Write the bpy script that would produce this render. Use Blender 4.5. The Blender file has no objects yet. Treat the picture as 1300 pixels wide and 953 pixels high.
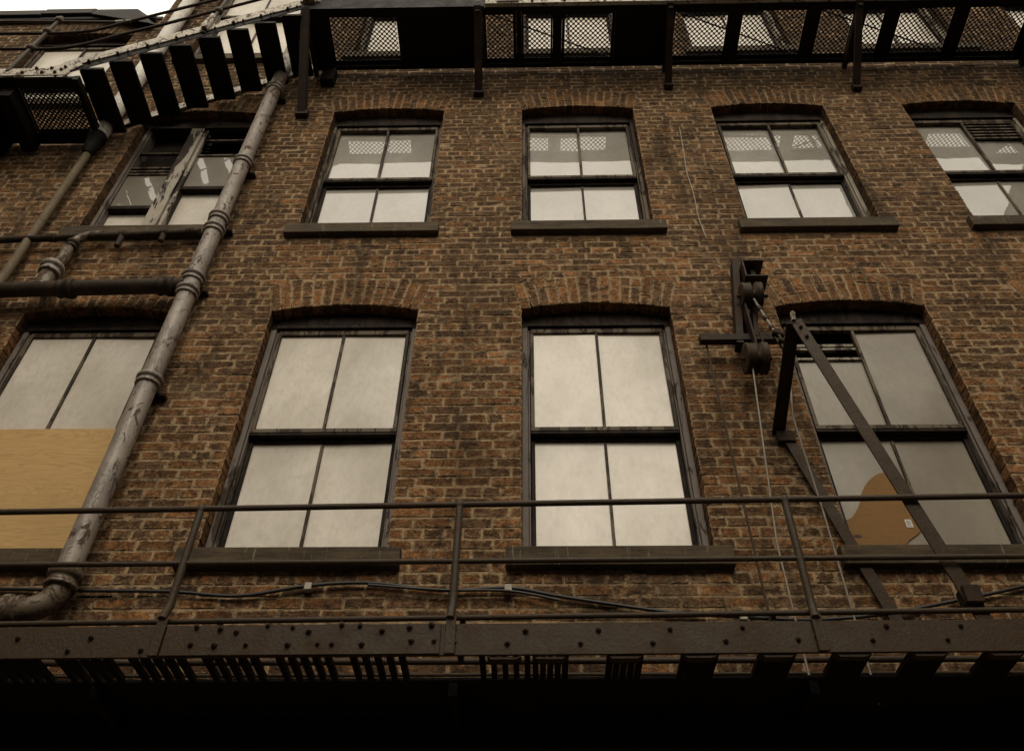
import bpy, math, random
from mathutils import Vector, Matrix
random.seed(7)
C = bpy.context.scene
col = C.collection

# ------------------------------------------------------------------ camera
cam = bpy.data.cameras.new('camera')
cam.lens = 1100 / 1300 * 36; cam.sensor_width = 36
cam.shift_y = -45 / 1300
cam.clip_start = 0.05; cam.clip_end = 500
co = bpy.data.objects.new('camera', cam); col.objects.link(co)
R2 = Vector((0.99954, 0.02822, 0.01201)); F = Vector((-0.0198, 0.68805, 0.72539))
ROLL, YAW, PITCH = 0.0122, -0.0288, 0.8114
F = Vector((math.sin(YAW) * math.cos(PITCH), math.cos(YAW) * math.cos(PITCH), math.sin(PITCH)))
Rv = Vector((math.cos(YAW), -math.sin(YAW), 0)); Uv = Rv.cross(F)
R2 = math.cos(ROLL) * Rv + math.sin(ROLL) * Uv; U2 = -math.sin(ROLL) * Rv + math.cos(ROLL) * Uv
M = Matrix((R2, U2, -F)).transposed().to_4x4(); M.translation = (0, -4.3, 1.6)
co.matrix_world = M
C.camera = co

# ------------------------------------------------------------------ light
SUN_EL, SUN_AZ = math.radians(38), math.radians(-2)      # sun behind the camera, high in a veiled sky
w = bpy.data.worlds.new('World'); C.world = w; w.use_nodes = True
nt = w.node_tree; bg = nt.nodes['Background']
sky = nt.nodes.new('ShaderNodeTexSky'); sky.sky_type = 'NISHITA'; sky.sun_disc = False
sky.sun_elevation = SUN_EL; sky.sun_rotation = math.pi + SUN_AZ; sky.dust_density = 4
hs = nt.nodes.new('ShaderNodeHueSaturation'); hs.inputs['Saturation'].default_value = 0.12
mx = nt.nodes.new('ShaderNodeMix'); mx.data_type = 'RGBA'; mx.blend_type = 'MULTIPLY'
mx.inputs[0].default_value = 1; mx.inputs[7].default_value = (1, .90, .75, 1)
nt.links.new(sky.outputs[0], hs.inputs['Color']); nt.links.new(hs.outputs[0], mx.inputs[6])
# high veil of cloud, brighter overhead than at the horizon as under any overcast
tc = nt.nodes.new('ShaderNodeTexCoord'); sx = nt.nodes.new('ShaderNodeSeparateXYZ'); nt.links.new(tc.outputs['Generated'], sx.inputs[0])
mr = nt.nodes.new('ShaderNodeMapRange'); mr.inputs[1].default_value = 0; mr.inputs[2].default_value = 1; mr.inputs[3].default_value = .22; mr.inputs[4].default_value = 1.25
nt.links.new(sx.outputs[2], mr.inputs[0])
cl = nt.nodes.new('ShaderNodeMix'); cl.data_type = 'RGBA'; cl.blend_type = 'MULTIPLY'; cl.inputs[0].default_value = 1
cl.inputs[6].default_value = (9.7, 8.85, 7.35, 1); nt.links.new(mr.outputs[0], cl.inputs[7])
vm = nt.nodes.new('ShaderNodeMix'); vm.data_type = 'RGBA'; vm.inputs[0].default_value = .8
nt.links.new(mx.outputs[2], vm.inputs[6]); nt.links.new(cl.outputs[2], vm.inputs[7])
nt.links.new(vm.outputs[2], bg.inputs[0]); bg.inputs[1].default_value = 0.12
sl = bpy.data.lights.new('sun', 'SUN'); sl.energy = 0.5; sl.angle = math.radians(20); sl.color = (1, .89, .73)
so = bpy.data.objects.new('sun', sl); col.objects.link(so)
dirv = Vector((-math.sin(SUN_AZ) * math.cos(SUN_EL), -math.cos(SUN_AZ) * math.cos(SUN_EL), math.sin(SUN_EL)))
so.rotation_euler = dirv.to_track_quat('Z', 'Y').to_euler(); so.location = (0, -8, 20)
C.view_settings.view_transform = 'Standard'; C.view_settings.look = 'None'
C.view_settings.exposure = 0.68; C.view_settings.gamma = 1.0; C.view_settings.use_curve_mapping = False

# ------------------------------------------------------------------ helpers
WLOC = {}
def tag(o, label=None, cat=None, group=None, kind=None):
    if label: o['label'] = label
    if cat: o['category'] = cat
    if group: o['group'] = group
    if kind: o['kind'] = kind
    return o
def empty(name, loc, label, cat, group=None):
    o = bpy.data.objects.new(name, None); col.objects.link(o); o.location = loc
    o.empty_display_size = .1
    WLOC[o.name] = Vector(loc); return tag(o, label, cat, group)
class MB:
    def __init__(s): s.v = []; s.f = []; s.sm = []
    def add(s, vs, fs, smooth=False):
        b = len(s.v); s.v += [tuple(v) for v in vs]
        s.f += [tuple(b + i for i in f) for f in fs]; s.sm += [smooth] * len(fs); return s
    def box(s, x0, x1, y0, y1, z0, z1):
        v = [(x, y, z) for z in (z0, z1) for y in (y0, y1) for x in (x0, x1)]
        return s.add(v, [(0, 2, 3, 1), (4, 5, 7, 6), (0, 1, 5, 4), (1, 3, 7, 5), (3, 2, 6, 7), (2, 0, 4, 6)])
    def prism(s, poly, y0, y1):           # poly in x,z
        n = len(poly)
        v = [(p[0], y0, p[1]) for p in poly] + [(p[0], y1, p[1]) for p in poly]
        return s.add(v, [tuple(range(n)), tuple(range(2 * n - 1, n - 1, -1))] + [((i + 1) % n, i, i + n, (i + 1) % n + n) for i in range(n)])
    def bar(s, a, b, w, h, up=(0, 0, 1)): # rectangular bar a->b, w across, h along up
        a = Vector(a); b = Vector(b); d = (b - a).normalized(); u = Vector(up)
        sd = d.cross(u).normalized(); u = sd.cross(d).normalized()
        v = [p + sd * (w / 2 * i) + u * (h / 2 * j) for p in (a, b) for i, j in ((-1, -1), (1, -1), (1, 1), (-1, 1))]
        return s.add(v, [(0, 1, 2, 3), (7, 6, 5, 4), (0, 4, 5, 1), (1, 5, 6, 2), (2, 6, 7, 3), (3, 7, 4, 0)])
    def tube(s, pts, r, n=12, cap=True):
        pts = [Vector(p) for p in pts]; rs = r if isinstance(r, (list, tuple)) else [r] * len(pts)
        vs = []; fs = []; prev = None
        for i, p in enumerate(pts):
            d = ((pts[min(i + 1, len(pts) - 1)] - pts[max(i - 1, 0)])).normalized()
            if prev is None:
                a = Vector((0, 0, 1)) if abs(d.z) < .9 else Vector((0, 1, 0))
                u = d.cross(a).normalized()
            else: u = (prev - d * prev.dot(d)).normalized()
            prev = u; q = d.cross(u)
            for k in range(n):
                t = 2 * math.pi * k / n; vs.append(p + rs[i] * (u * math.cos(t) + q * math.sin(t)))
        m = len(pts)
        for i in range(m - 1):
            for k in range(n):
                fs.append((i * n + k, i * n + (k + 1) % n, (i + 1) * n + (k + 1) % n, (i + 1) * n + k))
        s.add(vs, fs, True)
        if cap:
            s.add(vs[:n], [tuple(range(n - 1, -1, -1))]); s.add(vs[-n:], [tuple(range(n))])
        return s
    def lathe(s, a, d, prof, n=20):       # prof: (t along d, radius)
        a = Vector(a); d = Vector(d).normalized()
        s.tube([a + d * t for t, _ in prof], [r for _, r in prof], n); return s
    def build(s, name, mat, parent=None, label=None, origin=None):
        me = bpy.data.meshes.new(name)
        W = Vector((0, 0, 0))
        if parent is not None: W = WLOC[parent.name]
        elif origin is not None: W = Vector(origin)
        me.from_pydata([(x - W.x, y - W.y, z - W.z) for x, y, z in s.v], [], s.f)
        me.polygons.foreach_set('use_smooth', s.sm); me.materials.append(mat); me.update()
        o = bpy.data.objects.new(name, me); col.objects.link(o)
        if parent is not None: o.parent = parent
        else: o.location = W
        WLOC[o.name] = W
        if label: o['label'] = label
        return o
def bevel(o, wd=.004, seg=2):
    m = o.modifiers.new('b', 'BEVEL'); m.width = wd; m.segments = seg; m.limit_method = 'ANGLE'; return o
def curve_pts(pts, n=6):
    P = [Vector(p) for p in pts]; out = []
    for i in range(len(P) - 1):
        p0 = P[max(i - 1, 0)]; p1 = P[i]; p2 = P[i + 1]; p3 = P[min(i + 2, len(P) - 1)]
        for k in range(n):
            t = k / n
            out.append(.5 * ((2 * p1) + (p2 - p0) * t + (2 * p0 - 5 * p1 + 4 * p2 - p3) * t * t + (3 * p1 - p0 - 3 * p2 + p3) * t ** 3))
    out.append(P[-1]); return out

# ------------------------------------------------------------------ materials
class N:
    def __init__(s, name):
        s.m = bpy.data.materials.new(name); s.m.use_nodes = True; s.t = s.m.node_tree
        s.b = s.t.nodes['Principled BSDF']; s.geo = s.t.nodes.new('ShaderNodeNewGeometry')
        s.pos = s.geo.outputs['Position']
    def new(s, k): return s.t.nodes.new(k)
    def ln(s, a, b): s.t.links.new(a, b)
    def mapv(s, sc):
        m = s.new('ShaderNodeMapping'); m.inputs['Scale'].default_value = sc; s.ln(s.pos, m.inputs['Vector']); return m.outputs[0]
    def noise(s, scale, detail=6, rough=.6, vec=None, dist=0):
        n = s.new('ShaderNodeTexNoise'); n.inputs['Scale'].default_value = scale; n.inputs['Detail'].default_value = detail
        n.inputs['Roughness'].default_value = rough; n.inputs['Distortion'].default_value = dist
        s.ln(vec or s.pos, n.inputs['Vector']); return n.outputs[0]
    def ramp(s, v, a, b, lo=0., hi=1.):
        n = s.new('ShaderNodeMapRange'); n.inputs[1].default_value = a; n.inputs[2].default_value = b
        n.inputs[3].default_value = lo; n.inputs[4].default_value = hi; s.ln(v, n.inputs[0]); return n.outputs[0]
    def math(s, op, a, b):
        n = s.new('ShaderNodeMath'); n.operation = op
        for i, x in enumerate((a, b)):
            if isinstance(x, (int, float)): n.inputs[i].default_value = x
            else: s.ln(x, n.inputs[i])
        return n.outputs[0]
    def mix(s, f, a, b, mode='MIX'):
        n = s.new('ShaderNodeMix'); n.data_type = 'RGBA'; n.blend_type = mode
        for i, x in ((0, f), (6, a), (7, b)):
            if isinstance(x, (int, float)): n.inputs[i].default_value = x
            elif isinstance(x, tuple): n.inputs[i].default_value = (*x, 1)
            else: s.ln(x, n.inputs[i])
        return n.outputs[2]
    def bump(s, h, dist, strength=1., prev=None):
        n = s.new('ShaderNodeBump'); n.inputs['Distance'].default_value = dist; n.inputs['Strength'].default_value = strength
        s.ln(h, n.inputs['Height'])
        if prev: s.ln(prev, n.inputs['Normal'])
        return n.outputs[0]
    def out(s, colr, rough, nrm=None, metal=0., coat=None, spec=None):
        if isinstance(colr, tuple): s.b.inputs['Base Color'].default_value = (*colr, 1)
        else: s.ln(colr, s.b.inputs['Base Color'])
        if isinstance(rough, float): s.b.inputs['Roughness'].default_value = rough
        else: s.ln(rough, s.b.inputs['Roughness'])
        if nrm: s.ln(nrm, s.b.inputs['Normal'])
        s.b.inputs['Metallic'].default_value = metal
        if spec is not None: s.b.inputs['Specular IOR Level'].default_value = spec
        return s.m

def mat_brick():
    n = N('brick')
    at = n.new('ShaderNodeAttribute'); at.attribute_name = 'bcol'
    uv = n.new('ShaderNodeUVMap'); uv.uv_map = 'edge'
    sp = n.new('ShaderNodeSeparateXYZ'); n.ln(uv.outputs[0], sp.inputs[0])
    edge = n.math('MINIMUM', sp.outputs[0], sp.outputs[1])          # metres to brick edge (interpolated)
    fine = n.noise(55, 5, .7); mid = n.noise(14, 6, .65); big = n.noise(1.1, 4, .6)
    c = n.mix(n.ramp(fine, .38, .62), n.mix(1., at.outputs['Color'], (1.15, 1.12, 1.08), 'MULTIPLY'), n.mix(1., at.outputs['Color'], (.42, .38, .35), 'MULTIPLY'))
    soot = n.ramp(mid, .44, .62)                                     # burnt, blackened skin
    c = n.mix(n.math('MULTIPLY', soot, at.outputs['Alpha']), c, (.036, .024, .016))
    c = n.mix(n.ramp(n.noise(34, 5, .65, n.mapv((.6, 1, 1.4))), .53, .66, 0, .6), c, (.30, .20, .11))
    # old mortar smeared over the arrises
    e2 = n.math('ADD', edge, n.ramp(n.noise(38, 5, .7), .3, .7, -.017, .010))
    smear = n.ramp(e2, .006, -.001)
    smear2 = n.ramp(n.noise(30, 6, .75, n.mapv((.6, 1, 1.3))), .56, .68, 0, .5)
    sm = n.math('MAXIMUM', smear, smear2)
    c = n.mix(sm, c, n.mix(fine, (.25, .175, .098), (.48, .345, .20)))
    c = n.mix(n.ramp(big, .42, .68, 0, .55), c, n.mix(1., c, (.42, .38, .34), 'MULTIPLY'))
    streak = n.ramp(n.noise(2.4, 5, .6, n.mapv((3, 1, .5))), .55, .72, 0, .5)
    c = n.mix(streak, c, (.03, .02, .013))
    h = n.math('ADD', n.math('MULTIPLY', mid, .7), n.math('MULTIPLY', fine, .5))
    run = n.ramp(n.noise(1.5, 6, .65, n.mapv((2.2, 1, .45)), .6), .52, .66, 0, .62)   # tarry runs and damp patches
    c = n.mix(run, c, (.030, .020, .012))
    wash = n.ramp(n.noise(1.9, 6, .65, n.mapv((1, 1, 1.6)), .8), .58, .70, 0, .30)    # lime bloom
    c = n.mix(wash, c, (.36, .27, .165))
    speck = n.math('MULTIPLY', n.ramp(n.noise(24, 9, .8, n.mapv((.75, 1, 1.2)), .4), .485, .56, 0, .75), n.ramp(n.noise(3.5, 4), .35, .6, .35, 1))
    c = n.mix(speck, c, (.026, .017, .010))                                          # black crust
    # darker from just below the walkway upwards, ragged lower edge
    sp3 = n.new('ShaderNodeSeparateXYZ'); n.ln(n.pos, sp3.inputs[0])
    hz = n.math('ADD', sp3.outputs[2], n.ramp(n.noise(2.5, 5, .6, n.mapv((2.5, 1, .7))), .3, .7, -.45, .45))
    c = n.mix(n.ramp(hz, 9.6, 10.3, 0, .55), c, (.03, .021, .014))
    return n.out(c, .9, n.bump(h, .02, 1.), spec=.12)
def mat_mortar():
    n = N('mortar'); a = n.noise(60, 5, .7); b = n.noise(7, 5, .6)
    c = n.mix(a, (.22, .16, .093), (.50, .345, .20)); c = n.mix(n.ramp(n.noise(1.5, 6, .65, n.mapv((2.2, 1, .45)), .6), .52, .66, 0, .72), c, (.045, .032, .019)); c = n.mix(n.ramp(b, .50, .68, 0, .7), c, (.075, .053, .032))
    speck = n.math('MULTIPLY', n.ramp(n.noise(24, 9, .8, n.mapv((.75, 1, 1.2)), .4), .485, .56, 0, .75), n.ramp(n.noise(3.5, 4), .35, .6, .35, 1))
    c = n.mix(speck, c, (.030, .020, .012))
    return n.out(c, .95, n.bump(a, .01, .8), spec=.1)
def mat_stone():
    n = N('sill_stone'); a = n.noise(9, 7, .65, n.mapv((.5, 1, 2.5))); b = n.noise(60, 4)
    c = n.mix(n.ramp(a, .35, .65), (.032, .023, .013), (.085, .060, .032)); c = n.mix(n.ramp(b, .62, .7, 0, .3), c, (.13, .10, .06))
    drip = n.ramp(n.noise(7, 6, .7, n.mapv((5, 1, .5)), .5), .60, .68, 0, .5)
    c = n.mix(drip, c, (.30, .26, .18))
    return n.out(c, .85, n.bump(a, .01, .7), spec=.3)
def mat_wood(name, paint, under, thr=.5, rough=.6, vert=True, scl=12.):
    n = N(name); v = n.mapv((1, 1, .22) if vert else (.25, 1, 1))
    a = n.noise(scl, 8, .7, v, .6); b = n.noise(70, 4, .6, v)
    m = n.ramp(a, thr, thr + .03)
    c = n.mix(m, n.mix(b, paint, tuple(x * .72 for x in paint)), n.mix(b, under, tuple(x * .5 for x in under)))
    c = n.mix(n.ramp(n.noise(4, 5), .5, .75, 0, .5), c, tuple(x * .35 for x in paint))
    return n.out(c, rough, n.bump(n.math('SUBTRACT', b, m), .004, .8), spec=.15)
def mat_iron(name, base, rust, thr=.55, rough=.62, amt=.8):
    n = N(name); a = n.noise(8, 8, .7); b = n.noise(60, 5, .65)
    c = n.mix(n.ramp(a, thr - .08, thr + .08, 0, amt), base, rust)
    c = n.mix(n.ramp(b, .5, .7, 0, .5), c, tuple(x * .4 for x in base))
    sc = n.ramp(n.noise(40, 5, .7, n.mapv((.25, 1, 1.2)), 1.5), .60, .70, 0, .35)
    c = n.mix(sc, c, tuple(min(x * 2.6, .4) for x in base))
    return n.out(c, n.ramp(a, .3, .7, rough - .12, rough + .15), n.bump(b, .004, .8), spec=.16)
def mat_pipe(name, paint, thr=.56):
    n = N(name)
    a = n.noise(14, 9, .72, n.mapv((1, 1, .55)), 1.2); b = n.noise(80, 4)
    crack = n.ramp(n.noise(26, 3, .5, n.mapv((1, 1, .45)), 2.5), .485, .50); crack2 = n.ramp(n.noise(26, 3, .5, n.mapv((1, 1, .45)), 2.5), .515, .50)
    ck = n.math('MULTIPLY', n.math('MULTIPLY', crack, crack2), n.ramp(n.noise(3, 4), .40, .5))
    pl = n.math('MAXIMUM', n.ramp(a, thr, thr + .025), ck)
    c = n.mix(pl, n.mix(n.ramp(n.noise(5, 5), .35, .7), paint, tuple(x * .66 for x in paint)), (.075, .042, .022))
    c = n.mix(n.ramp(b, .6, .7, 0, .35), c, (.10, .06, .03))
    return n.out(c, n.ramp(pl, 0, 1, .42, .85), n.bump(n.math('SUBTRACT', b, n.math('MULTIPLY', pl, 1.5)), .003, .8))
def mat_pane(name='obscured_glass', k=1.0, cr=.14, ior=1.5, cw=.4):
    n = N(name)                   # glass whitewashed on the inside, glossy outside
    a = n.noise(2.2, 6, .6, n.mapv((1, 1, .6))); b = n.noise(26, 5, .6, n.mapv((1.3, 1, .7))); g = n.noise(160, 3)
    c = n.mix(n.ramp(a, .3, .7), (.68, .65, .59), (.50, .465, .40))
    c = n.mix(n.ramp(b, .45, .75, 0, .35), c, (.36, .32, .25)); c = n.mix(n.ramp(n.noise(5, 5, .65), .5, .7, 0, .3), c, (.38, .34, .27))
    c = n.mix(n.ramp(g, .68, .74, 0, .35), c, (.3, .26, .2))
    ri = n.ramp(n.geo.outputs['Random Per Island'], 0, 1, .78, 1.08)
    c = n.mix(1., c, ri, 'MULTIPLY')
    rn = n.ramp(n.noise(1.3, 5, .6, n.mapv((1, 1, .5)), 1.), .42, .66, 0, .38)
    c = n.mix(rn, c, (.27, .235, .175))
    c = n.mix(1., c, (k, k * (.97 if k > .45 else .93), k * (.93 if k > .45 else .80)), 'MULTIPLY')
    n.out(c, n.ramp(a, .3, .7, .5, .65), n.bump(n.noise(3, 3), .003, .3), spec=.5)
    n.b.inputs['Coat Weight'].default_value = cw; n.b.inputs['Coat Roughness'].default_value = cr; n.b.inputs['Coat IOR'].default_value = ior
    cb = n.bump(n.noise(2.2, 2, .4), .012, .12); n.ln(cb, n.b.inputs['Coat Normal'])
    return n.m
def mat_clear():
    n = N('dusty_glass'); a = n.noise(5, 6, .6)
    n.out(n.mix(a, (.13, .115, .09), (.24, .21, .165)), .35, spec=.5)
    n.b.inputs['Coat Weight'].default_value = 1.; n.b.inputs['Coat Roughness'].default_value = .03; n.b.inputs['Coat IOR'].default_value = 1.9
    n.ln(n.bump(n.noise(2.5, 2, .5), .02, .35), n.b.inputs['Coat Normal'])
    return n.m
def mat_ply(name, base, dark, sc=1.):
    n = N(name)
    w_ = n.noise(2.2 * sc, 4, .55, n.mapv((.35, 1, 2.6)), 1.4)
    rings = n.math('PINGPONG', n.math('MULTIPLY', w_, 16.), .5)
    g = n.noise(30, 5, .6, n.mapv((.12, 1, 2)))
    c = n.mix(n.ramp(rings, .25, .5, 0, .45), base, dark); c = n.mix(n.ramp(g, .5, .75, 0, .35), c, dark)
    c = n.mix(n.ramp(n.noise(1.6, 4), .4, .7, 0, .4), c, tuple(x * .7 for x in base))
    vo = n.new('ShaderNodeTexVoronoi'); vo.inputs['Scale'].default_value = 3.2; n.ln(n.mapv((.7, 1, 1.4)), vo.inputs['Vector'])
    c = n.mix(n.ramp(vo.outputs['Distance'], .075, .04), c, tuple(x * .3 for x in dark))
    return n.out(c, .75, n.bump(g, .002, .5))
def mat_flat(name, c, rough=.8):
    n = N(name); a = n.noise(20, 5); return n.out(n.mix(n.ramp(a, .3, .7), c, tuple(x * .6 for x in c)), rough, n.bump(a, .004, .4))

BRICK = mat_brick(); MORTAR = mat_mortar(); STONE = mat_stone()
FRAME = mat_wood('weathered_grey_paint', (.185, .155, .135), (.05, .035, .022), .56)
FRAME_L = mat_wood('peeling_pale_paint', (.33, .29, .23), (.06, .042, .028), .52)
FRAMEU = mat_wood('brown_weathered_paint', (.15, .118, .085), (.04, .028, .018), .5)
WDARK = mat_wood('dark_timber', (.026, .016, .010), (.014, .009, .006), .5, .7)
MULL = mat_wood('flaking_white_paint', (.42, .38, .32), (.04, .025, .016), .50, .6, True, 9.)
MUNT = mat_wood('putty_and_wood', (.14, .11, .075), (.045, .03, .018), .5)
IRON = mat_iron('dark_iron', (.022, .014, .009), (.055, .030, .016))
STEEL = mat_iron('brown_painted_steel', (.046, .030, .017), (.050, .026, .012), .58, .5)
RAIL = mat_iron('handrail_steel', (.052, .037, .024), (.07, .04, .022), .6, .45)
BLACK = mat_iron('black_painted_iron', (.007, .005, .004), (.012, .007, .005))
CREAM = mat_pipe('flaking_cream_paint', (.46, .41, .32), .55)
PIPE = mat_pipe('flaking_grey_paint', (.29, .245, .205), .56)
PIPEW = mat_pipe('white_pipe_paint', (.62, .59, .52), .66)
PIPEB = mat_pipe('dirty_pipe_paint', (.17, .13, .085), .5)
THINP = mat_iron('dirty_cream_pipe', (.16, .125, .08), (.07, .045, .025), .6)
OLDPIPE = mat_iron('soot_covered_cast_iron', (.028, .020, .013), (.07, .045, .024))
PANE = mat_pane(); PANEU = mat_pane('obscured_glass_upper', .50, .012, 2.1, 1.); PANED = mat_pane('shaded_obscured_glass', .42, .12); CLEAR = mat_clear()  # third obscured glass is darker: shade at the right put into its colour
PLY = mat_ply('raw_plywood', (.50, .32, .125), (.28, .155, .05))
OAK = mat_ply('varnished_board', (.20, .096, .014), (.12, .052, .007), 1.6)
CABLE = mat_flat('black_rubber', (.014, .012, .010), .5)
CLIP = mat_flat('grey_clip', (.42, .38, .3))
ROPE = mat_flat('steel_wire', (.22, .18, .13), .45)
ROOFM = mat_flat('black_slate', (.018, .014, .011))
SHADEWALL = mat_flat('shade_block_render', (.075, .052, .035))  # dark coat of the added shading blocks
INSIDE = mat_flat('dark_interior', (.03, .025, .02))
GROUND = mat_flat('worn_concrete', (.24, .215, .18), .9)
STICK = mat_flat('white_paper', (.75, .72, .65))

# ------------------------------------------------------------------ ground
g = MB().add([(-150, -150, 0), (150, -150, 0), (150, 150, 0), (-150, 150, 0)], [(0, 1, 2, 3)]).build('ground', GROUND)
tag(g, 'worn concrete of the yard below the brick wall', None, None, 'structure')

# ------------------------------------------------------------------ building
CX0, SP, WD = .499, 1.8844, 1.1063
LS, LT, US, UT, TS, TT = 4.37, 6.469, 7.51, 9.473, 10.72, 12.95
HW = WD / 2; RISE = .068; RAD = (HW * HW + RISE * RISE) / (2 * RISE); ANG = math.asin(HW / RAD); RING = .30
XR, XL, ZB, ZT = 8.0, -8.0, 2.6, 13.6
WING_X, WING_Z = -4.37, 11.76
WIN = []
for c in (-3, -2, -1, 0, 1, 2, 3):
    x = CX0 + c * SP
    WIN.append((x, LS, LT, c, 'L'))
    WIN.append((x, US, UT, c, 'U') if c != -3 else (x, 9.75, 11.36, c, 'A'))
    if c != -3: WIN.append((x, TS, TT, c, 'T'))
bld = empty('brick_building', (0, 0, 0), 'old brown brick building with three rows of arched whitewashed windows', 'building')

def blocked(z):
    out = []
    for (x, zs, zt, c, r) in WIN:
        if r == 'A' and False: continue
        zc = zt + RISE - RAD
        if zs < z < zt: out.append((x - HW, x + HW))
        elif zt <= z < zc + RAD + RING - .012:
            hw = (z - zc) * math.tan(ANG)
            q = (RAD + RING) ** 2 - (z - zc) ** 2
            hw = min(hw, math.sqrt(max(q, 0)))
            out.append((x - hw, x + hw))
        if zs - .125 < z < zs + .0: out.append((x - HW - .09, x + HW + .09))
    if z > WING_Z: out.append((-99, WING_X))
    out.sort(); m = []
    for a, b in out:
        if m and a < m[-1][1] + .03: m[-1] = (m[-1][0], max(b, m[-1][1]))
        else: m.append((a, b))
    return m
BV = []; BF = []; BC = []; UVE = []
def bcolor(x, z, arch=False):
    # brown-black stocks above, redder rebuilt brick round the lower windows and in the spandrels
    d = min(abs(abs(x - (CX0 + c * SP)) - HW) for c in range(-3, 4))
    inspan = any(abs(x - (CX0 + c * SP)) < HW + .05 for c in range(-3, 4))
    p = .16
    if z < 5.6: p = .55
    elif z < 6.4: p = .42
    if z < 7.4 and d < .16: p += .25
    if inspan and 6.7 < z < 7.4: p = .62
    if z < 4.25: p = .45
    if arch: p = .72 if z < 8 else .5
    if random.random() < p:
        t = random.random(); c = (.225 + .11 * t, .107 + .058 * t, .042 + .027 * t); a = random.uniform(.2, 1)
    else:
        t = random.random(); c = (.125 + .095 * t, .070 + .053 * t, .036 + .028 * t); a = random.uniform(.35, 1)
    k = random.choice((random.uniform(1.0, 1.5), random.uniform(.65, 1.2)))
    return (c[0] * k, c[1] * k, c[2] * k, a)
def quadbrick(P, y, depth, colr, L=None, H=None, bv=.005):
    """P: four (x,z) corners, counter-clockwise; front face rough-cut with a 4x2 grid"""
    nx, nz = (4, 2)
    def pt(u, v):
        a = (P[0][0] + (P[1][0] - P[0][0]) * u, P[0][1] + (P[1][1] - P[0][1]) * u)
        b = (P[3][0] + (P[2][0] - P[3][0]) * u, P[3][1] + (P[2][1] - P[3][1]) * u)
        return (a[0] + (b[0] - a[0]) * v, a[1] + (b[1] - a[1]) * v)
    Lx = math.dist(P[0], P[1]); Hz = math.dist(P[0], P[3])
    base = len(BV); us = [0, bv / Lx, .33, .67, 1 - bv / Lx, 1]; vs = [0, bv / Hz, .5, 1 - bv / Hz, 1]
    tilt = random.gauss(0, .0013); tz = random.gauss(0, .001)
    jc = [(random.gauss(0, .0016), random.gauss(0, .0016)) for _ in range(4)]
    idx = {}
    for j, v in enumerate(vs):
        for i, u in enumerate(us):
            x, z = pt(u, v); e = i in (0, 5) or j in (0, 4)
            yy = y + (bv if e else 0) + tilt * (u - .5) * 2 + tz * (v - .5) * 2 + random.gauss(0, .0009)
            if e: x += random.gauss(0, .0016); z += random.gauss(0, .0016)
            idx[i, j] = base + len(idx); BV.append((x, yy, z)); BC.append(colr)
    def ed(i, j): return (min(us[i], 1 - us[i]) * Lx, min(vs[j], 1 - vs[j]) * Hz)
    for j in range(4):
        for i in range(5):
            q = [(i, j), (i + 1, j), (i + 1, j + 1), (i, j + 1)]
            BF.append(tuple(idx[k] for k in q)); UVE.extend(ed(*k) for k in q)
    back = []
    for (i, j) in ((0, 0), (5, 0), (5, 4), (0, 4)):
        x, z = pt(us[i], vs[j]); back.append(len(BV)); BV.append((x, y + depth, z)); BC.append(colr)
    ring = [[(i, 0) for i in range(6)], [(5, j) for j in range(5)], [(i, 4) for i in range(5, -1, -1)], [(0, j) for j in range(4, -1, -1)]]
    for s_, rg in enumerate(ring):
        f = [idx[k] for k in reversed(rg)] + [back[s_], back[(s_ + 1) % 4]]
        BF.append(tuple(f)); UVE.extend([(.03, .03)] * len(f))
def flush(name, parent):
    global BV, BF, BC, UVE
    me = bpy.data.meshes.new(name); me.from_pydata(BV, [], BF)
    ca = me.color_attributes.new('bcol', 'FLOAT_COLOR', 'POINT'); ca.data.foreach_set('color', [q for c in BC for q in c])
    uv = me.uv_layers.new(name='edge'); uv.data.foreach_set('uv', [q for c in UVE for q in c])
    me.materials.append(BRICK); o = bpy.data.objects.new(name, me); col.objects.link(o); o.parent = parent
    WLOC[o.name] = Vector((0, 0, 0)); BV, BF, BC, UVE = [], [], [], []
    return o
COURSE = .0745; k = 0; z = ZB
while z < ZT:
    zc = z + COURSE / 2; h = COURSE - random.uniform(.008, .0125)
    ivs = []; x = XL
    for a, b in blocked(zc):
        if a > x: ivs.append((x, a))
        x = max(x, b)
    if x < XR: ivs.append((x, XR))
    hdr = (k % 4 == 1)
    step = .1155 if hdr else .231
    off = (.0577 if hdr else (0.1155 if k % 2 else 0.)) + random.gauss(0, .008)
    dz = 0
    for a, b in ivs:
        xs = [a]; n0 = math.floor((a - off) / step) + 1; t = n0 * step + off
        while t < b - .045:
            if t - xs[-1] > .05: xs.append(t + random.gauss(0, .004))
            t += step
            if not hdr and random.random() < .05 and t - step * .5 < b - .1: xs.append(t - step * .5)
        xs.append(b)
        for i in range(len(xs) - 1):
            j0 = .0055 if i else 0; j1 = .0055 if i < len(xs) - 2 else 0
            x0, x1 = xs[i] + j0, xs[i + 1] - j1
            if x1 - x0 < .02: continue
            zz = z + random.gauss(0, .0012); hh = h + random.gauss(0, .0016)
            e = 0.004 if random.random() < .06 else 0
            quadbrick([(x0, zz), (x1, zz), (x1, zz + hh), (x0, zz + hh)], random.gauss(-.001, .0013) - e * .6, .108, bcolor((x0 + x1) / 2, zz))
    z += COURSE; k += 1
wall = flush('brick_wall', bld)
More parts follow.
